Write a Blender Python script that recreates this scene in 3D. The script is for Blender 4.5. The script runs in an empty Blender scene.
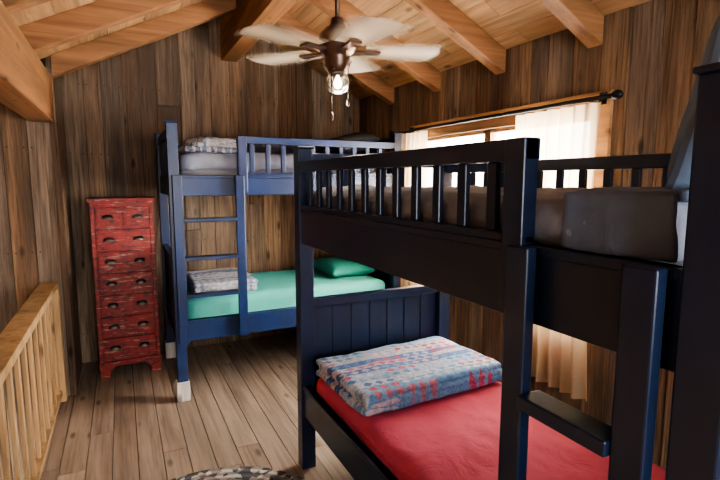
import bpy, bmesh, math, random
from mathutils import Vector, noise, Matrix
random.seed(7)
C=bpy.context.scene.collection
# ---------------------------------------------------------------- materials
def nm(name):
    m=bpy.data.materials.new(name); m.use_nodes=True
    nt=m.node_tree; b=nt.nodes["Principled BSDF"]; return m,nt,b
def ramp(nt,stops,interp='LINEAR'):
    r=nt.nodes.new('ShaderNodeValToRGB'); cr=r.color_ramp; cr.interpolation=interp
    while len(cr.elements)<len(stops): cr.elements.new(0.5)
    for e,(p,c) in zip(cr.elements,stops): e.position=p; e.color=(c[0],c[1],c[2],1)
    return r
def mix(nt,a,b,f,mode='MIX'):
    n=nt.nodes.new('ShaderNodeMix'); n.data_type='RGBA'; n.blend_type=mode
    for s,v in ((0,f),(6,a),(7,b)):
        if hasattr(v,'is_linked') or hasattr(v,'links'): nt.links.new(v,n.inputs[s])
        elif s==0: n.inputs[0].default_value=v
        else: n.inputs[s].default_value=(v[0],v[1],v[2],1)
    return n.outputs[2]
def tnoise(nt,vec,scale,detail=4,rough=.5,dist=0):
    n=nt.nodes.new('ShaderNodeTexNoise'); n.inputs['Scale'].default_value=scale
    n.inputs['Detail'].default_value=detail; n.inputs['Roughness'].default_value=rough
    n.inputs['Distortion'].default_value=dist
    nt.links.new(vec,n.inputs['Vector']); return n.outputs['Fac']
def mapping(nt,src,scale):
    m=nt.nodes.new('ShaderNodeMapping'); m.inputs['Scale'].default_value=scale
    nt.links.new(src,m.inputs['Vector']); return m.outputs[0]
def bump(nt,b,h,strength=.3,dist=.01):
    n=nt.nodes.new('ShaderNodeBump'); n.inputs['Strength'].default_value=strength; n.inputs['Distance'].default_value=dist
    nt.links.new(h,n.inputs['Height']); nt.links.new(n.outputs[0],b.inputs['Normal'])
def wood(name,cols,axis,rough=.75,grain=45,contrast=(.35,1.35),bumps=.5,knots=True,stain=None,spec=.3):
    m,nt,b=nm(name)
    tc=nt.nodes.new('ShaderNodeTexCoord'); geo=nt.nodes.new('ShaderNodeNewGeometry')
    wn=nt.nodes.new('ShaderNodeTexWhiteNoise'); wn.noise_dimensions='1D'
    nt.links.new(geo.outputs['Random Per Island'],wn.inputs['W'])
    sc=nt.nodes.new('ShaderNodeVectorMath'); sc.operation='SCALE'; sc.inputs['Scale'].default_value=23
    nt.links.new(wn.outputs['Color'],sc.inputs[0])
    ad=nt.nodes.new('ShaderNodeVectorMath'); ad.operation='ADD'
    nt.links.new(tc.outputs['Object'],ad.inputs[0]); nt.links.new(sc.outputs[0],ad.inputs[1])
    s=[grain]*3; s[axis]=grain*.035
    g=tnoise(nt,mapping(nt,ad.outputs[0],s),1,7,.65,.6)
    s2=[9]*3; s2[axis]=.9
    g2=tnoise(nt,mapping(nt,ad.outputs[0],s2),1,4,.6,.4)
    n=len(cols)
    base=ramp(nt,[(i/max(1,n-1)*.95,c) for i,c in enumerate(cols)])
    nt.links.new(geo.outputs['Random Per Island'],base.inputs[0])
    lo,hi=contrast
    r1=ramp(nt,[(.28,(lo,)*3),(.52,(1,)*3),(.75,(hi,)*3)]); nt.links.new(g,r1.inputs[0])
    col=mix(nt,base.outputs[0],r1.outputs[0],1.0,'MULTIPLY')
    r2=ramp(nt,[(.3,(.5,.48,.46)),(.55,(1,1,1)),(.75,(1.25,1.2,1.15))]); nt.links.new(g2,r2.inputs[0])
    col=mix(nt,col,r2.outputs[0],.85,'MULTIPLY')
    if stain:
        g3=tnoise(nt,mapping(nt,ad.outputs[0],s2),.6,5,.7,.2)
        r3=ramp(nt,[(.5,(0,)*3),(.68,(1,)*3)]); nt.links.new(g3,r3.inputs[0])
        col=mix(nt,col,stain,r3.outputs[0])
    if knots:
        s3=[7]*3; s3[axis]=2.6
        v=nt.nodes.new('ShaderNodeTexVoronoi'); v.inputs['Scale'].default_value=1.0
        nt.links.new(mapping(nt,ad.outputs[0],s3),v.inputs['Vector'])
        r4=ramp(nt,[(.06,(.22,.2,.18)),(.15,(1,1,1))]); nt.links.new(v.outputs['Distance'],r4.inputs[0])
        col=mix(nt,col,r4.outputs[0],.85,'MULTIPLY')
    nt.links.new(col,b.inputs['Base Color'])
    b.inputs['Roughness'].default_value=rough; b.inputs['Specular IOR Level'].default_value=spec
    bump(nt,b,g,bumps,.006)
    return m
def plain(name,c,rough=.5,metal=0,spec=.5,var=.0,vs=8,bumpv=0,bs=60):
    m,nt,b=nm(name); b.inputs['Base Color'].default_value=(*c,1)
    b.inputs['Roughness'].default_value=rough; b.inputs['Metallic'].default_value=metal
    b.inputs['Specular IOR Level'].default_value=spec
    tc=nt.nodes.new('ShaderNodeTexCoord')
    if var:
        f=tnoise(nt,tc.outputs['Object'],vs,5,.6)
        r=ramp(nt,[(.3,tuple(x*(1-var) for x in c)),(.7,tuple(min(1,x*(1+var)) for x in c))])
        nt.links.new(f,r.inputs[0]); nt.links.new(r.outputs[0],b.inputs['Base Color'])
    if bumpv: bump(nt,b,tnoise(nt,tc.outputs['Object'],bs,4,.6,1.2),bumpv,.008)
    return m
M={}
M['wall']=wood('barnwood_wall',[(.14,.078,.043),(.33,.20,.115),(.26,.20,.15),(.10,.058,.037),(.36,.23,.14),(.20,.12,.07),(.30,.235,.175),(.13,.075,.045),(.31,.195,.11),(.19,.145,.11)],2,.85,60,(.25,1.55),.9,True,(.085,.064,.048))
M['wallr']=wood('barnwood_wall_right',[(.15,.092,.055),(.27,.175,.105),(.24,.18,.135),(.12,.07,.043),(.29,.19,.115)],2,.85,60,(.28,1.45),.9,True,(.095,.073,.055))
M['floor']=wood('floor_boards',[(.31,.235,.18),(.41,.32,.25),(.26,.195,.15),(.36,.28,.215),(.29,.225,.175)],1,.52,40,(.5,1.2),.35,True,None,.45)
M['ceil']=wood('ceiling_pine',[(.47,.28,.14),(.53,.33,.175),(.40,.225,.11)],1,.6,35,(.65,1.2),.25)
M['rafter']=wood('rafter_fir',[(.34,.17,.078),(.28,.135,.06)],0,.55,30,(.6,1.2),.25)
M['beam']=wood('beam_fir',[(.29,.14,.06),(.24,.115,.05)],1,.55,30,(.6,1.2),.25)
M['trim']=wood('trim_pine',[(.50,.30,.15),(.43,.25,.12)],1,.5,30,(.7,1.2),.2)
M['balus']=wood('railing_pine',[(.54,.36,.19),(.45,.29,.15)],2,.5,30,(.75,1.15),.2)
M['oak']=wood('block_wood',[(.26,.18,.11)],2,.6,30,(.7,1.2),.2)
M['navyA']=plain('navy_paint_shaded',(.009,.019,.052),.30,0,.55,.25,5,.06,90)  # one navy paint for both bunks; near bunk's shade put into this copy
M['navyB']=plain('navy_paint_lit',(.003,.014,.060),.36,0,.5,.25,5,.06,90)  # same paint as navyA, bluer: the far bunk's light put into the colour
M['red']=plain('red_sheet',(.57,.095,.165),.9,0,.15,.10,4,1.0,6)
M['teal']=plain('teal_sheet',(.11,.50,.44),.85,0,.2,.1,4,.5,9)
M['tealp']=plain('teal_pillow',(.03,.24,.19),.85,0,.2,.1,4,.3,14)
M['grey']=plain('grey_duvet',(.27,.295,.37),.9,0,.2,.2,5,.7,12)
M['slate']=plain('slate_pillow',(.14,.19,.27),.9,0,.2,.12,5,.3,16)
M['slate2']=plain('slate_throw',(.155,.20,.30),.9,0,.2,.15,5,.6,12)
M['darkp']=plain('charcoal_pillow',(.05,.053,.062),.9,0,.2,.1,5,.3,16)
M['matt']=plain('mattress_ticking',(.22,.22,.26),.9)
M['bronze']=plain('brushed_bronze',(.16,.10,.075),.35,.9,.5,.15,12)
M['pull']=plain('pewter_pull',(.16,.15,.14),.4,.9)
M['black']=plain('black_iron',(.01,.01,.01),.5,.3)
M['under']=plain('subfloor_and_backing',(.05,.035,.025),.9,0,.2,.2,3)  # subfloor, also the unseen wall backing added against light leaks
# glass
m,nt,b=nm('window_glass'); b.inputs['Transmission Weight'].default_value=1; b.inputs['Roughness'].default_value=0; b.inputs['IOR'].default_value=1.02
b.inputs['Base Color'].default_value=(1,1,1,1); M['glass']=m
m,nt,b=nm('lamp_glass'); b.inputs['Transmission Weight'].default_value=.9; b.inputs['Roughness'].default_value=.05; b.inputs['IOR'].default_value=1.3
b.inputs['Base Color'].default_value=(1,.97,.92,1); M['lglass']=m
m,nt,b=nm('bulb_glow'); b.inputs['Base Color'].default_value=(1,.9,.75,1); b.inputs['Emission Color'].default_value=(1,.86,.68,1); b.inputs['Emission Strength'].default_value=10; M['bulb']=m
# curtain
m,nt,b=nm('curtain_linen'); b.inputs['Base Color'].default_value=(.82,.68,.50,1); b.inputs['Roughness'].default_value=.95
tr=nt.nodes.new('ShaderNodeBsdfTranslucent'); tr.inputs[0].default_value=(.95,.76,.50,1)
ms=nt.nodes.new('ShaderNodeMixShader'); ms.inputs[0].default_value=.7
nt.links.new(b.outputs[0],ms.inputs[1]); nt.links.new(tr.outputs[0],ms.inputs[2])
tp=nt.nodes.new('ShaderNodeBsdfTransparent'); m2=nt.nodes.new('ShaderNodeMixShader'); m2.inputs[0].default_value=.12
nt.links.new(ms.outputs[0],m2.inputs[1]); nt.links.new(tp.outputs[0],m2.inputs[2]); nt.links.new(m2.outputs[0],nt.nodes['Material Output'].inputs[0]); M['curt']=m
# fan blades : spinning, semi transparent toward the edges
m,nt,b=nm('fan_blade_spinning'); b.inputs['Base Color'].default_value=(.66,.57,.45,1); b.inputs['Roughness'].default_value=.6
at=nt.nodes.new('ShaderNodeAttribute'); at.attribute_name='fade'; nt.links.new(at.outputs['Fac'],b.inputs['Alpha']); M['blade']=m
# distressed red paint
m,nt,b=nm('distressed_red_paint'); tc=nt.nodes.new('ShaderNodeTexCoord')
f1=tnoise(nt,mapping(nt,tc.outputs['Object'],(6,6,45)),1,6,.7)
f2=tnoise(nt,tc.outputs['Object'],14,6,.7)
r0=ramp(nt,[(.3,(.12,.008,.007)),(.7,(.33,.022,.017))]); nt.links.new(f2,r0.inputs[0])
r1=ramp(nt,[(.56,(0,)*3),(.62,(1,)*3)]); nt.links.new(f1,r1.inputs[0])
c=mix(nt,r0.outputs[0],(.42,.25,.21),r1.outputs[0])
f3=tnoise(nt,mapping(nt,tc.outputs['Object'],(10,10,30)),1.7,6,.7)
r2=ramp(nt,[(.40,(1,)*3),(.46,(0,)*3)]); nt.links.new(f3,r2.inputs[0])
c=mix(nt,c,(.035,.012,.01),r2.outputs[0])
nt.links.new(c,b.inputs['Base Color']); b.inputs['Roughness'].default_value=.5; bump(nt,b,f1,.3,.003); M['chest']=m
# patchwork quilt
def quilt(name,cols,bands,z=.9):
    m,nt,b=nm(name); tc=nt.nodes.new('ShaderNodeTexCoord'); sep=nt.nodes.new('ShaderNodeSeparateXYZ'); nt.links.new(tc.outputs['Object'],sep.inputs[0])
    def mth(op,a,bv):
        n=nt.nodes.new('ShaderNodeMath'); n.operation=op
        if hasattr(a,'links'): nt.links.new(a,n.inputs[0])
        else: n.inputs[0].default_value=a
        if bv is not None:
            if hasattr(bv,'links'): nt.links.new(bv,n.inputs[1])
            else: n.inputs[1].default_value=bv
        return n.outputs[0]
    bx=mth('MULTIPLY',sep.outputs[1],bands); fl=mth('FLOOR',bx,None)
    wn=nt.nodes.new('ShaderNodeTexWhiteNoise'); wn.noise_dimensions='1D'; nt.links.new(fl,wn.inputs['W'])
    r=ramp(nt,[(i/len(cols),c) for i,c in enumerate(cols)],'CONSTANT'); nt.links.new(wn.outputs['Value'],r.inputs[0])
    wn2=nt.nodes.new('ShaderNodeTexWhiteNoise'); wn2.noise_dimensions='2D'
    fl2=mth('FLOOR',mth('MULTIPLY',sep.outputs[0],bands*z*.33),None)
    cb=nt.nodes.new('ShaderNodeCombineXYZ'); nt.links.new(fl,cb.inputs[0]); nt.links.new(fl2,cb.inputs[1]); nt.links.new(cb.outputs[0],wn2.inputs['Vector'])
    r2=ramp(nt,[(i/len(cols),c) for i,c in enumerate(cols[::-1])],'CONSTANT'); nt.links.new(wn2.outputs['Value'],r2.inputs[0])
    fx=mth('FRACT',bx,None); tri=mth('ABSOLUTE',mth('SUBTRACT',mth('FRACT',mth('MULTIPLY',sep.outputs[0],bands*z),None),.5),None)
    d=mth('ABSOLUTE',mth('SUBTRACT',fx,.5),None)
    pat=mth('LESS_THAN',mth('ADD',d,tri),.42)
    col=mix(nt,r.outputs[0],r2.outputs[0],pat)
    n=tnoise(nt,tc.outputs['Object'],60,4,.7); rr=ramp(nt,[(.40,(.6,.66,.76)),(.6,(1.2,1.17,1.15))]); nt.links.new(n,rr.inputs[0])
    col=mix(nt,col,rr.outputs[0],1,'MULTIPLY'); nt.links.new(col,b.inputs['Base Color']); b.inputs['Roughness'].default_value=.95
    bump(nt,b,tnoise(nt,tc.outputs['Object'],40,3,.6),.6,.008); return m
M['quilt']=quilt('patchwork_quilt',[(.40,.50,.66),(.07,.14,.34),(.56,.60,.66),(.52,.09,.15),(.18,.34,.54),(.54,.46,.52),(.10,.23,.44),(.58,.58,.62),(.48,.18,.24)],22,.8)
M['plaid']=quilt('plaid_throw',[(.54,.57,.62),(.25,.30,.40),(.60,.61,.64),(.18,.21,.30)],22)
# braided rug
m,nt,b=nm('braided_rug_wool'); tc=nt.nodes.new('ShaderNodeTexCoord')
w=nt.nodes.new('ShaderNodeTexWave'); w.wave_type='RINGS'; w.rings_direction='Z'; w.inputs['Scale'].default_value=6.5; w.inputs['Distortion'].default_value=.4
nt.links.new(tc.outputs['Object'],w.inputs['Vector'])
v=nt.nodes.new('ShaderNodeTexVoronoi'); v.inputs['Scale'].default_value=34; nt.links.new(tc.outputs['Object'],v.inputs['Vector'])
sp=nt.nodes.new('ShaderNodeSeparateColor'); nt.links.new(v.outputs['Color'],sp.inputs[0])
r=ramp(nt,[(0,(.06,.06,.07)),(.3,(.5,.47,.43)),(.6,(.25,.2,.19)),(.8,(.62,.6,.57))],'CONSTANT'); nt.links.new(sp.outputs[0],r.inputs[0])
rr=ramp(nt,[(.2,(.45,)*3),(.8,(1.1,)*3)]); nt.links.new(w.outputs['Fac'],rr.inputs[0])
nt.links.new(mix(nt,r.outputs[0],rr.outputs[0],1,'MULTIPLY'),b.inputs['Base Color']); b.inputs['Roughness'].default_value=1; bump(nt,b,w.outputs['Fac'],.6,.01); M['rug']=m

# ---------------------------------------------------------------- mesh builder
class B:
    def __init__(s): s.v=[];s.f=[];s.m=[];s.sm=[];s.mats=[]
    def mi(s,k):
        if k not in s.mats: s.mats.append(k)
        return s.mats.index(k)
    def add(s,vs,fs,k,smooth=False):
        o=len(s.v); s.v+= [tuple(p) for p in vs]; i=s.mi(k)
        for f in fs: s.f.append([o+a for a in f]); s.m.append(i); s.sm.append(smooth)
    def hexa(s,p,k): # p: 4 bottom ccw, 4 top
        s.add(p,[(3,2,1,0),(4,5,6,7),(0,1,5,4),(1,2,6,5),(2,3,7,6),(3,0,4,7)],k)
    def box(s,x0,x1,y0,y1,z0,z1,k,T=None):
        p=[(x0,y0,z0),(x1,y0,z0),(x1,y1,z0),(x0,y1,z0),(x0,y0,z1),(x1,y0,z1),(x1,y1,z1),(x0,y1,z1)]
        if T: p=[T(*q) for q in p]
        s.hexa(p,k)
    def lathe(s,prof,c,k,seg=24,axis=2,smooth=True):
        vs=[];fs=[];n=len(prof)
        for r,h in prof:
            for i in range(seg):
                a=2*math.pi*i/seg; q=[r*math.cos(a),r*math.sin(a)]
                q.insert(axis,h); vs.append((c[0]+q[0],c[1]+q[1],c[2]+q[2]))
        for j in range(n-1):
            for i in range(seg):
                i2=(i+1)%seg; fs.append((j*seg+i,j*seg+i2,(j+1)*seg+i2,(j+1)*seg+i))
        fs.append(tuple(range(seg))[::-1]); fs.append(tuple((n-1)*seg+i for i in range(seg)))
        s.add(vs,fs,k,smooth)
    def rod(s,a,b,r,k,seg=12):
        a=Vector(a);b=Vector(b);d=(b-a).normalized(); u=d.orthogonal().normalized(); w=d.cross(u)
        vs=[];
        for p in (a,b):
            for i in range(seg):
                t=2*math.pi*i/seg; vs.append(p+u*r*math.cos(t)+w*r*math.sin(t))
        fs=[(i,(i+1)%seg,seg+(i+1)%seg,seg+i) for i in range(seg)]+[tuple(range(seg))[::-1],tuple(range(seg,2*seg))]
        s.add(vs,fs,k,True)
    def soft(s,c,size,r,k,amp=.01,freq=4,cuts=18,T=None,pinch=0,seed=0):
        bm=bmesh.new(); bmesh.ops.create_cube(bm,size=2); bmesh.ops.subdivide_edges(bm,edges=bm.edges[:],cuts=cuts,use_grid_fill=True)
        hx,hy,hz=size[0]/2,size[1]/2,size[2]/2
        for v in bm.verts:
            x,y,z=v.co
            if pinch:
                t=(1-abs(x)**4)*(1-abs(y)**4)
                zz=z*(.12+.88*max(0,t)**.45)
                px=x*(1-pinch*(0.5-0.5*abs(y)**2)*.25); py=y*(1-pinch*(0.5-0.5*abs(x)**2)*.25)
                q=Vector((px*hx,py*hy,zz*hz))
            else:
                p=Vector((x*hx,y*hy,z*hz)); rr=(min(r,hx),min(r,hy),min(r,hz))
                i=Vector((max(-hx+rr[0],min(hx-rr[0],p.x)),max(-hy+rr[1],min(hy-rr[1],p.y)),max(-hz+rr[2],min(hz-rr[2],p.z))))
                d=Vector(((p.x-i.x)/rr[0],(p.y-i.y)/rr[1],(p.z-i.z)/rr[2]))
                if d.length>1e-6:
                    mx=max(abs(d.x),abs(d.y),abs(d.z)); d=d.normalized()*mx
                q=i+Vector((d.x*rr[0],d.y*rr[1],d.z*rr[2]))
            nz=noise.noise_vector((q+Vector((seed,seed*2,0)))*freq)*amp+noise.noise_vector((q+Vector((seed,5,0)))*freq*3)*amp*.4
            v.co=q+nz
        bm.verts.ensure_lookup_table(); vs=[v.co.copy() for v in bm.verts]; fs=[[v.index for v in f.verts] for f in bm.faces]; bm.free()
        if T: vs=[T@p for p in vs]
        vs=[p+Vector(c) for p in vs]; s.add(vs,fs,k,True)
    def build(s,name,bevel=0,parent=None,attr=None,org=None):
        xs=[p[0] for p in s.v];ys=[p[1] for p in s.v];zs=[p[2] for p in s.v]
        o=Vector(org) if org else Vector(((min(xs)+max(xs))/2,(min(ys)+max(ys))/2,min(zs)))
        me=bpy.data.meshes.new(name); me.from_pydata([(p[0]-o.x,p[1]-o.y,p[2]-o.z) for p in s.v],[],s.f)
        for k in s.mats: me.materials.append(M[k])
        for i,p in enumerate(me.polygons): p.material_index=s.m[i]; p.use_smooth=s.sm[i]
        me.update()
        ob=bpy.data.objects.new(name,me); C.objects.link(ob); ob.location=o
        if bevel:
            md=ob.modifiers.new('bevel','BEVEL'); md.width=bevel; md.segments=2; md.limit_method='ANGLE'; md.angle_limit=.7
        if attr:
            a=me.attributes.new('fade','FLOAT','POINT'); a.data.foreach_set('value',attr)
        if parent:
            ob.parent=parent; ob.matrix_parent_inverse=Matrix.Translation(-parent.location)
        return ob

# ---------------------------------------------------------------- room
XW=2.25; YF=4.55; YB=-2.2; XL=-.37; YL=3.87; XLL=-1.7; XR=.94
def zb(x): return 2.22+.5*(min(x-XL,XW-x))       # rafter underside
def zc(x): return zb(x)+.14
def planks(b,a0,a1,fn,wr=(.12,.2)):
    a=a0
    while a<a1-1e-4:
        w=random.uniform(*wr); e=min(a+w,a1)
        if a1-e<.05: e=a1
        fn(a,e-.004); a=e
# far wall
b=B()
def f(a,e):
    d=random.uniform(0,.012)
    def seg(z0a,z0b,z1a,z1b):
        b.hexa([(a,YF-d,z0a),(e,YF-d,z0b),(e,YF+.03,z0b),(a,YF+.03,z0a),(a,YF-d,z1a),(e,YF-d,z1b),(e,YF+.03,z1b),(a,YF+.03,z1a)],'wall')
    if random.random()<.45:
        j=random.uniform(.9,2.2); seg(-.02,-.02,j,j); seg(j+.004,j+.004,zc(a),zc(e))
    else: seg(-.02,-.02,zc(a),zc(e))
    for z in (.25,1.0,1.75,2.3):
        for x in (a+.025,e-.025):
            if z<zc(x)-.1: b.box(x-.004,x+.004,YF-d-.0015,YF-d,z-.004,z+.004,'black')
planks(b,XL,XR,f); planks(b,XR,XW,f)
for xa,xb in ((XL-.1,XR),(XR,XW+.1)):
    b.hexa([(xa,YF+.03,-.2),(xb,YF+.03,-.2),(xb,YF+.06,-.2),(xa,YF+.06,-.2),(xa,YF+.03,zc(xa)+.05),(xb,YF+.03,zc(xb)+.05),(xb,YF+.06,zc(xb)+.05),(xa,YF+.06,zc(xa)+.05)],'under')  # unseen backing added to stop outside light leaking between planks
b.build('wall_back')
# right wall with window openings
WY0,WY1,WZ0,WZ1=1.74,3.42,.78,1.875
b=B()
def f(a,e):
    d=random.uniform(0,.009); top=2.36
    def seg(z0,z1): b.box(XW-d,XW+.03,a,e,z0,z1,'wallr')
    if e>WY0+.01 and a<WY1-.01: seg(-.02,WZ0); seg(WZ1,top)
    else: seg(-.02,top)
planks(b,YB,WY0,f); planks(b,WY0,WY1,f); planks(b,WY1,YF,f)
for (ya,yb,za,zz) in ((YB-.05,WY0,-.2,2.45),(WY1,YF+.05,-.2,2.45),(WY0,WY1,-.2,WZ0),(WY0,WY1,WZ1,2.45)): b.box(XW+.03,XW+.06,ya,yb,za,zz,'under')  # added backing around the opening, blocks world light at plank gaps
b.build('wall_right')
# left stair wall (faces camera) + return
b=B()
def f(a,e):
    d=random.uniform(0,.010)
    b.box(a,e,YL-d,YL+.03,-2.4,zc(max(a,-1.5)),'wall')
    for z in (.3,1.05,1.75):
        for x in (a+.02,e-.02): b.box(x-.004,x+.004,YL-d-.0015,YL-d,z-.004,z+.004,'black')
planks(b,XLL,XL-.001,f,(.09,.15))
b.box(XLL-.05,XL-.031,YL+.03,YL+.05,-2.4,2.4,'under')  # added backing, hidden, keeps light out of the plank gaps
b.build('wall_left')
b=B()
def f(a,e):
    d=random.uniform(0,.006); b.box(XL-.03,XL+d,a,e,-.02,2.36,'wall')
planks(b,YL+.031,YF-.01,f)
b.box(XL-.06,XL-.03,YL+.05,YF+.05,-.2,2.45,'under')  # hidden light-blocking sheet added behind the alcove planks
b.build('wall_alcove')
b=B()
def f(a,e): b.box(XLL-.03,XLL,a,e,-2.4,1.9,'wall')
planks(b,YB,YL,f); b.box(XLL-.06,XLL-.03,YB-.05,YL+.05,-2.5,2.0,'under'); b.build('wall_stair')  # planks plus an unseen backing added as a light block
b=B()
BW=(-.2,1.9,.9,2.1)
def f(a,e):
    t=zc(max(a,-1.5))
    if e>BW[0]+.01 and a<BW[1]-.01:
        b.box(a,e,YB-.03,YB,0,BW[2],'wall'); b.box(a,e,YB-.03,YB,BW[3],t,'wall')
    else: b.box(a,e,YB-.03,YB,-2.4 if a<XL else 0,t,'wall')
planks(b,XLL,BW[0],f); planks(b,BW[0],BW[1],f); planks(b,BW[1],XW,f)
b.build('wall_front')
# floor
b=B()
def f(a,e):
    y=YB-random.uniform(0,1.5)
    while y<YF:
        l=random.uniform(1.8,3.2); y1=min(y+l,YF)
        b.box(a,e-.001,max(y,YB),y1-(.002 if y1<YF else 0),-.025+random.uniform(-.001,.001),0,'floor'); y=y1
planks(b,-.50,XW,f,(.125,.13))
b.box(-.50,XW+.03,YB,YF+.03,-.2,-.03,'under')
b.build('floor')
b=B(); b.box(XLL,-.5,YB,YL,-2.45,-2.4,'floor'); b.build('floor_stairwell')
# ceiling boards
b=B()
def f(a,e):
    ya=YB; xa,xe=a,e; P=zc
    while ya<YF:
        l=random.uniform(1.8,3.0); y1=min(ya+l,YF)
        b.hexa([(xa,ya,P(xa)),(xe,ya,P(xe)),(xe,y1-.002,P(xe)),(xa,y1-.002,P(xa)),(xa,ya,P(xa)+.03),(xe,ya,P(xe)+.03),(xe,y1-.002,P(xe)+.03),(xa,y1-.002,P(xa)+.03)],'ceil')
        ya=y1
planks(b,XLL,XR,f,(.12,.12)); planks(b,XR,XW+.03,f,(.12,.12))
for xa,xb in ((XLL-.1,XR),(XR,XW+.1)):
    b.hexa([(x,y,zc(x)+o) for o in (.032,.1) for (x,y) in ((xa,YB-.1),(xb,YB-.1),(xb,YF+.1),(xa,YF+.1))],'under')
b.build('ceiling')
# rafters
ys=[3.88-.7*i for i in range(9)]
def rafter(y,xa,xb):
    b=B(); w=.045
    b.hexa([(xa,y-w,zb(xa)),(xb,y-w,zb(xb)),(xb,y+w,zb(xb)),(xa,y+w,zb(xa)),(xa,y-w,zc(xa)),(xb,y-w,zc(xb)),(xb,y+w,zc(xb)),(xa,y+w,zc(xa))],'rafter')
    b.build('ceiling_rafter',.004)
for y in ys:
    rafter(y if y<3.8 else 3.92,XL-.5 if y<3.8 else XL,XR-.07); rafter(y,XR+.07,XW)
b=B(); b.box(XR-.07,XR+.07,YB,YF,2.60,2.93,'beam'); b.build('ridge_beam',.006)
b=B(); b.box(XL-.15,XL,YB,YL,1.92,2.22,'beam'); b.build('eave_beam',.006)
b=B(); b.box(XL-.03,XL+.012,YL-.012,YL+.028,0,1.92,'wall'); b.build('trim_1',.003)
# stair railing
b=B(); X=-.457
b.box(X-.07,X+.035,YB+.3,YL-.01,.80,.84,'balus'); b.box(X-.015,X+.015,YB+.3,YL-.01,.76,.80,'balus'); b.box(X-.02,X+.02,YB+.3,YL-.01,.05,.085,'balus')
y=YL-.15
while y>YB+.3:
    b.box(X-.009,X+.009,y-.019,y+.019,.085,.76,'balus'); y-=.17
for y in (YL-.055,1.6,-.6): b.box(X-.04,X+.04,y-.04,y+.04,0,.80,'balus')
b.build('stair_railing',.003)

# ---------------------------------------------------------------- window
b=B(); a0,a1,z0,z1=WY0,WY1,WZ0,WZ1
b.box(XW-.035,XW-.010,a0-.09,a1+.09,z1,z1+.11,'trim'); b.box(XW-.06,XW-.010,a0-.1,a1+.1,z0-.035,z0,'trim'); b.box(XW-.03,XW-.010,a0-.09,a1+.09,z0-.12,z0-.035,'trim')
b.box(XW-.035,XW-.010,a0-.09,a0,z0,z1,'trim'); b.box(XW-.035,XW-.010,a1,a1+.09,z0,z1,'trim')
for (p,q) in ((a0,a0+.04),(a1-.04,a1),((a0+a1)/2-.03,(a0+a1)/2+.03)): b.box(XW-.008,XW+.05,p,q,z0,z1,'trim')
for (p,q) in ((z0,z0+.04),(z1-.025,z1)): b.box(XW-.008,XW+.05,a0,a1,p,q,'trim')
b.box(XW+.02,XW+.024,a0+.04,a1-.04,z0+.04,z1-.025,'glass')
b.build('window_1',.003)
CX=XW-.125
b=B(); z=1.935; X=CX
b.rod((X,1.56,z),(X,3.66,z),.011,'black')
for y in (1.55,3.67): b.lathe([(.004,-.03),(.018,-.018),(.024,0),(.018,.018),(.004,.03)],(X,y,z),'black',16,1)
for y in (1.69,3.48): b.box(X-.004,XW-.036,y-.008,y+.008,z-.016,z-.011,'black'); b.box(XW-.041,XW-.036,y-.02,y+.02,1.915,z+.04,'black')
b.build('curtain_rod')
def curtain(y0,y1,folds,seed):
    b=B(); vs=[];fs=[];nu=120;nz=40
    for j in range(nz+1):
        t=j/nz; z=1.914-t*(1.914-.38)
        for i in range(nu+1):
            u=i/nu; yc=(y0+y1)/2; w=(y1-y0)*(1-.12*math.sin(t*math.pi)*.8)
            y=yc+(u-.5)*w
            A=.016+.012*min(1,t*3)
            x=CX+A*math.sin(u*folds*2*math.pi+.5*math.sin(t*3+seed))+.008*math.sin(u*folds*5.1+seed+t*2)-.004
            vs.append((x,y,z))
    for j in range(nz):
        for i in range(nu):
            a=j*(nu+1)+i; fs.append((a,a+1,a+nu+2,a+nu+1))
    b.add(vs,fs,'curt',True)
    b.build('curtain')
curtain(3.14,3.57,6,1); curtain(1.62,2.20,7,4)

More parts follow.
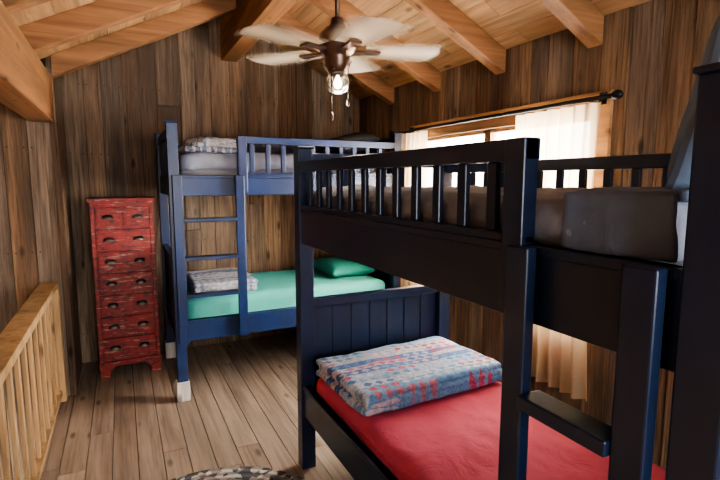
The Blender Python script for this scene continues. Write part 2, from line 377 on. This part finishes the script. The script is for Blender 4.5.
# ---------------------------------------------------------------- bunk beds
def bunk(T,L,W,H,p,z00,ur,gt,lr,hb,g0,g1,lad,ladz,steps,k,foot=None,sp=.115,st=.025):
    b=B(); bx=lambda *a: b.box(*a,T)
    for x in (0,L-p):
        for y in (0,W-p): bx(x,x+p,y,y+p,z00,H,k)
        for y in (0,W-p):
            bx(x-.006,x+p+.006,y-.006,y+p+.006,H,H+.012,k)
    e=.012
    for (za,zb_) in (ur,lr):
        bx(p,L-p,e,e+.03,za,zb_,k); bx(p,L-p,W-e-.03,W-e,za,zb_,k)
        for x in (e,L-e-.03): bx(x,x+.03,p,W-p,za,zb_,k)
        bx(p,L-p,e+.03,W-e-.03,za+.03,za+.05,k)   # slat deck
        bx(p,L-p,e-.006,e+.036,zb_-.022,zb_,k)
    bx(g0,g1,0,.045,gt-.05,gt,k); bx(g0,g1,.008,.036,ur[1],ur[1]+.02,k)
    x=g0+sp*.75
    while x<g1-.08: bx(x,x+.034,.014,.032,ur[1]+.02,gt-.05,k); x+=sp
    if g1<L-p-.05: bx(g1-.062,g1,-.004,.04,ur[0]+.02,gt,k)
    if g0>p+.05: bx(g0,g0+.062,-.004,.04,ur[0]+.02,gt,k)
    bx(p,L-p,W-.045,W-.01,gt-.05,gt,k)
    x=p+.08
    while x<L-p-.05: bx(x,x+.034,W-.036,W-.018,ur[1],gt-.05,k); x+=sp
    for x in (.012,L-.042):
        bx(x,x+.034,p,W-p,gt-.02,gt+.045,k)
        y=p+.07
        while y<W-p-.05: bx(x+.008,x+.024,y,y+.034,ur[1],gt-.02,k); y+=sp
        bx(x-.004,x+.038,p,W-p,hb-.05,hb,k); bx(x,x+.032,p,W-p,lr[0]-.0,lr[0]+.06,k)
        bx(x+.012,x+.02,p,W-p,lr[0]+.05,hb-.04,k)
        n=7; w=(W-2*p)/n
        for i in range(n): bx(x+.006,x+.026,p+i*w+.003,p+(i+1)*w-.003,lr[0]+.05,hb-.045,k)
    for x in lad: bx(x,x+.062,-.032,-.002,ladz,ur[1]+.0,k)
    for z in steps: bx(lad[0]+.062,lad[1],-.045,.02,z-st,z,k)
    if foot:
        for x in (0,L-p):
            for y in (0,W-p): bx(x-.008,x+p+.008,y-.008,y+p+.008,0,foot,'oak')
    return b
# near bunk
NX,NY=.79,2.35
TN=lambda x,y,z:(NX+y,NY-x,z)
bn=bunk(TN,1.98,.94,1.69,.075,0,(1.215,1.39),1.625,(.30,.47),.92,.075,NY-.785,(NY-.80,NY-.525),0,(1.07,.81,.55,.29),'navyA',st=.032)
ON=bn.build('bunk_bed',.004)
# far bunk
FX,FY=.285,3.41
TF=lambda x,y,z:(FX+x,FY+y,z)
bf=bunk(TF,1.79,1.0,1.91,.07,.14,(1.43,1.57),1.84,(.42,.57),1.0,.46,1.72,(.02,.43),.42,(1.28,1.02,.76),'navyB',.14)
OF=bf.build('bunk_bed',.004)
# bedding -------------------------------------------------- near
b=B()
b.soft((NX+.47,NY-.985,.45),(.83,1.78,.18),.06,'red',.012,6,50,seed=3)
b.build('lower_mattress',parent=ON)
b=B()
b.soft((NX+.47,NY-.985,1.335),(.83,1.78,.13),.05,'matt',.004,5,14)
b.soft((NX+.47,NY-.98,1.435),(.845,1.76,.125),.055,'grey',.016,6,44,seed=9)
b.build('upper_mattress',parent=ON)
b=B()
b.soft((NX+.36,.60,1.503),(.60,.23,.022),.011,'slate2',.006,7,28,seed=2)
b.soft((NX+.048,.60,1.448),(.016,.23,.125),.008,'slate2',.007,9,24,seed=2)
b.build('throw_blanket',parent=ON)
b=B()
b.soft((NX+.475,.535,1.675),(.62,.34,.12),.05,'slate',.006,5,22,Matrix.Rotation(math.radians(14),4,'X')@Matrix.Rotation(math.radians(90),4,'X'),.35,seed=4)
b.build('pillow')
b=B()
Tq=Matrix.Rotation(math.radians(3),4,'Z')
for i,(dx,dy,sx,sy) in enumerate(((0,0,.80,.52),(.006,-.004,.785,.51),(-.004,.004,.79,.50))):
    b.soft((1.245+dx,1.955+dy,.570+i*.026),(sx,sy,.038),.018,'quilt',.009,6,34,Tq,seed=i)
b.build('folded_quilt')
# far
b=B(); b.soft((FX+.895,FY+.5,.60),(1.62,.86,.20),.06,'teal',.006,5,26,seed=6); b.build('lower_mattress',parent=OF)
b=B(); b.soft((FX+.895,FY+.5,1.56),(1.62,.86,.14),.05,'matt',.004,5,12); b.soft((FX+.895,FY+.5,1.66),(1.61,.87,.14),.06,'grey',.022,6,40,seed=13); b.build('upper_mattress',parent=OF)
b=B(); b.soft((FX+1.48,FY+.55,.755),(.40,.6,.13),.05,'tealp',.006,5,18,None,.5,seed=3); b.build('pillow')
b=B(); b.soft((FX+1.50,FY+.5,1.84),(.40,.6,.17),.05,'darkp',.006,5,18,Matrix.Rotation(math.radians(-14),4,'Y'),.5,seed=5); b.build('pillow')
b=B()
for i in range(3): b.soft((FX+.38,FY+.42,.722+i*.028),(.46,.58,.036),.017,'plaid',.009,7,24,seed=i+20)
b.build('folded_blanket')
b=B()
for i in range(3): b.soft((FX+.33+.01*i,FY+.36,1.752+i*.03),(.42-.05*i,.5-.04*i,.045),.02,'plaid',.020,9,28,Matrix.Rotation(.12*i,4,'Z'),seed=i+30)
b.build('folded_blanket')

# ---------------------------------------------------------------- chest of drawers
b=B(); x0,x1,y0,y1,h=-.215,.22,4.09,4.47,1.40
b.box(x0+.01,x1-.01,y0+.015,y1,.10,h-.03,'chest'); b.box(x0-.012,x1+.012,y0-.012,y1,h-.03,h,'chest'); b.box(x0,x1,y0+.002,y1,h-.045,h-.03,'chest')
b.box(x0-.006,x1+.006,y0-.006,y1,.09,.13,'chest')
for xx in (x0,x1-.07):
    b.box(xx,xx+.07,y0,y0+.05,0,.09,'chest'); b.box(xx,xx+.07,y1-.05,y1,0,.09,'chest')
for s_ in (0,1):
    xa=x0+.07 if s_==0 else x1-.11
    b.hexa([(xa,y0,.09-(.05 if s_==0 else .0)),(xa+.04,y0,.09-(.0 if s_==0 else .05)),(xa+.04,y0+.02,.09-(.0 if s_==0 else .05)),(xa,y0+.02,.09-(.05 if s_==0 else 0)),(xa,y0,.095),(xa+.04,y0,.095),(xa+.04,y0+.02,.095),(xa,y0+.02,.095)],'chest')
for xx in (x0,x1-.028): b.box(xx,xx+.028,y0,y0+.03,.13,h-.045,'chest')
rows=7; zb0=.15; zt=h-.06; rh=(zt-zb0)/rows
def pull(cx,cz,w=.038):
    vs=[];fs=[];n=10;m_=5
    for j in range(m_+1):
        ph=math.pi/2*j/m_
        for i in range(n+1):
            th=math.pi*i/n
            vs.append((cx+w*math.cos(th)*math.cos(ph)*1.0,y0-.008-.024*math.sin(ph),cz-.008+.030*math.sin(th)*math.cos(ph)))
    for j in range(m_):
        for i in range(n): a=j*(n+1)+i; fs.append((a,a+1,a+n+2,a+n+1))
    b.add(vs,fs,'pull',True)
    b.box(cx-w,cx+w,y0-.010,y0-.006,cz-.012,cz+.024,'pull')
for r_ in range(rows):
    za=zb0+r_*rh+.008; zz=zb0+(r_+1)*rh-.008
    halves=[(x0+.034,x1-.034)] if r_<rows-1 else [(x0+.034,(x0+x1)/2-.005),((x0+x1)/2+.005,x1-.034)]
    for (xa,xb) in halves:
        b.box(xa,xb,y0-.006,y0+.03,za,zz,'chest')
        b.box(xa+.012,xb-.012,y0-.010,y0,za+.012,zz-.012,'chest')
    for cx in (x0+.115,x1-.115): pull(cx,(za+zz)/2)
b.build('chest_of_drawers',.003)

# ---------------------------------------------------------------- ceiling fan
fc=Vector((.95,2.15,2.12))
b=B()
b.lathe([(.062,2.60-fc.z),(.062,2.585-fc.z),(.045,2.56-fc.z),(.015,2.545-fc.z)],(fc.x,fc.y,fc.z),'bronze')
b.rod((fc.x,fc.y,fc.z+.1),(fc.x,fc.y,2.56),.012,'bronze')
b.lathe([(.015,.17),(.03,.16),(.035,.13),(.06,.115),(.088,.085),(.093,.05),(.088,.02),(.065,.0),(.058,-.015),(.06,-.05),(.048,-.07),(.043,-.085)],tuple(fc),'bronze',32)
b.lathe([(.040,-.085),(.050,-.10),(.056,-.125),(.052,-.15),(.04,-.17),(.015,-.18)],tuple(fc),'lglass',24)
b.lathe([(.010,-.085),(.014,-.10),(.026,-.125),(.026,-.14),(.018,-.158),(.004,-.165)],tuple(fc),'bulb',20)
b.rod((fc.x-.045,fc.y-.03,fc.z-.06),(fc.x-.045,fc.y-.03,fc.z-.27),.0018,'black',6)
b.lathe([(.002,.0),(.007,-.01),(.008,-.03),(.002,-.04)],(fc.x-.045,fc.y-.03,fc.z-.27),'bronze',10)
b.rod((fc.x+.04,fc.y-.03,fc.z-.06),(fc.x+.04,fc.y-.03,fc.z-.20),.0018,'black',6)
b.lathe([(.002,.0),(.007,-.01),(.008,-.03),(.002,-.04)],(fc.x+.04,fc.y-.03,fc.z-.20),'bronze',10)
psi=math.radians(26.4); R=Vector((math.cos(psi),-math.sin(psi),0)); N=Vector((-math.sin(psi),-math.cos(psi),0))
fan=b.build('ceiling_fan',org=tuple(fc))
bb=B(); fade=[]
for i in range(5):
    th=math.radians(-8+72*i); d=R*math.cos(th)+N*math.sin(th); t=Vector((-d.y,d.x,0))
    nr=14;nw=16
    vs=[];fs=[]
    for j in range(nr+1):
        u=j/nr; r=.13+u*.36
        w=(.07+.03*math.sin(min(1,u*1.3)*math.pi/2))*1.6
        if u>.9: w*=math.sqrt(max(.05,1-((u-.9)/.1)**2*.8))
        for q in range(nw+1):
            s_=q/nw*2-1
            vs.append(fc+d*r+t*(s_*w)+Vector((0,0,.02-s_*w*.04)))
            fade.append(max(0,min(.8,(1-abs(s_))*.95))*(1 if u<.93 else .5))
    for j in range(nr):
        for q in range(nw): a=j*(nw+1)+q; fs.append((a,a+1,a+nw+2,a+nw+1))
    bb.add(vs,fs,'blade',True)
    a=fc+d*.08+Vector((0,0,.02)); c=fc+d*.2+Vector((0,0,.015))
    bi=B(); bi.add([a-t*.015,a+t*.015,c+t*.03,c-t*.03,a-t*.015-Vector((0,0,.01)),a+t*.015-Vector((0,0,.01)),c+t*.03-Vector((0,0,.01)),c-t*.03-Vector((0,0,.01))],[(0,1,2,3),(7,6,5,4),(0,4,5,1),(1,5,6,2),(2,6,7,3),(3,7,4,0)],'bronze')
    bi.build('blade_iron_%d'%(i+1),parent=fan)
bb.build('blades',attr=fade,parent=fan)

# ---------------------------------------------------------------- rug
b=B(); b.lathe([(.001,0.001),(.585,.001),(.6,.006),(.59,.014),(.3,.015),(.001,.015)],(.25,1.9,0),'rug',64,2,True); b.build('braided_rug')

# ---------------------------------------------------------------- light
def area(name,loc,rot,sx,sy,pw,col):
    l=bpy.data.lights.new(name,'AREA'); l.shape='RECTANGLE'; l.size=sx; l.size_y=sy; l.energy=pw; l.color=col
    o=bpy.data.objects.new(name,l); C.objects.link(o); o.location=loc; o.rotation_euler=rot; return o
area('daylight_window_right',(XW+.25,(WY0+WY1)/2,1.35),(0,math.radians(90),0),1.15,1.75,410,(1,.94,.85))
area('daylight_window_front',((BW[0]+BW[1])/2,YB-.15,1.55),(math.radians(90),0,0),2.1,1.2,105,(.98,.98,1.0))
l=bpy.data.lights.new('fan_lamp','POINT'); l.energy=7; l.color=(1,.8,.6); l.shadow_soft_size=.05
o=bpy.data.objects.new('fan_lamp',l); C.objects.link(o); o.location=fc+Vector((0,0,-.23))
w=bpy.data.worlds.new('World'); bpy.context.scene.world=w; w.use_nodes=True
bg=w.node_tree.nodes['Background']; bg.inputs[0].default_value=(1,.95,.89,1); bg.inputs[1].default_value=8
try: bpy.context.scene.view_settings.look='AgX - Medium High Contrast'
except Exception as e: print(e)
bpy.context.scene.view_settings.exposure=-.12
# ---------------------------------------------------------------- camera
cd=bpy.data.cameras.new('camera'); cd.lens=24; cd.sensor_width=36; cd.clip_start=.02
co=bpy.data.objects.new('camera',cd); C.objects.link(co); co.location=(0,0,1.53); co.rotation_euler=(math.radians(83),0,math.radians(-26.4))
bpy.context.scene.camera=co
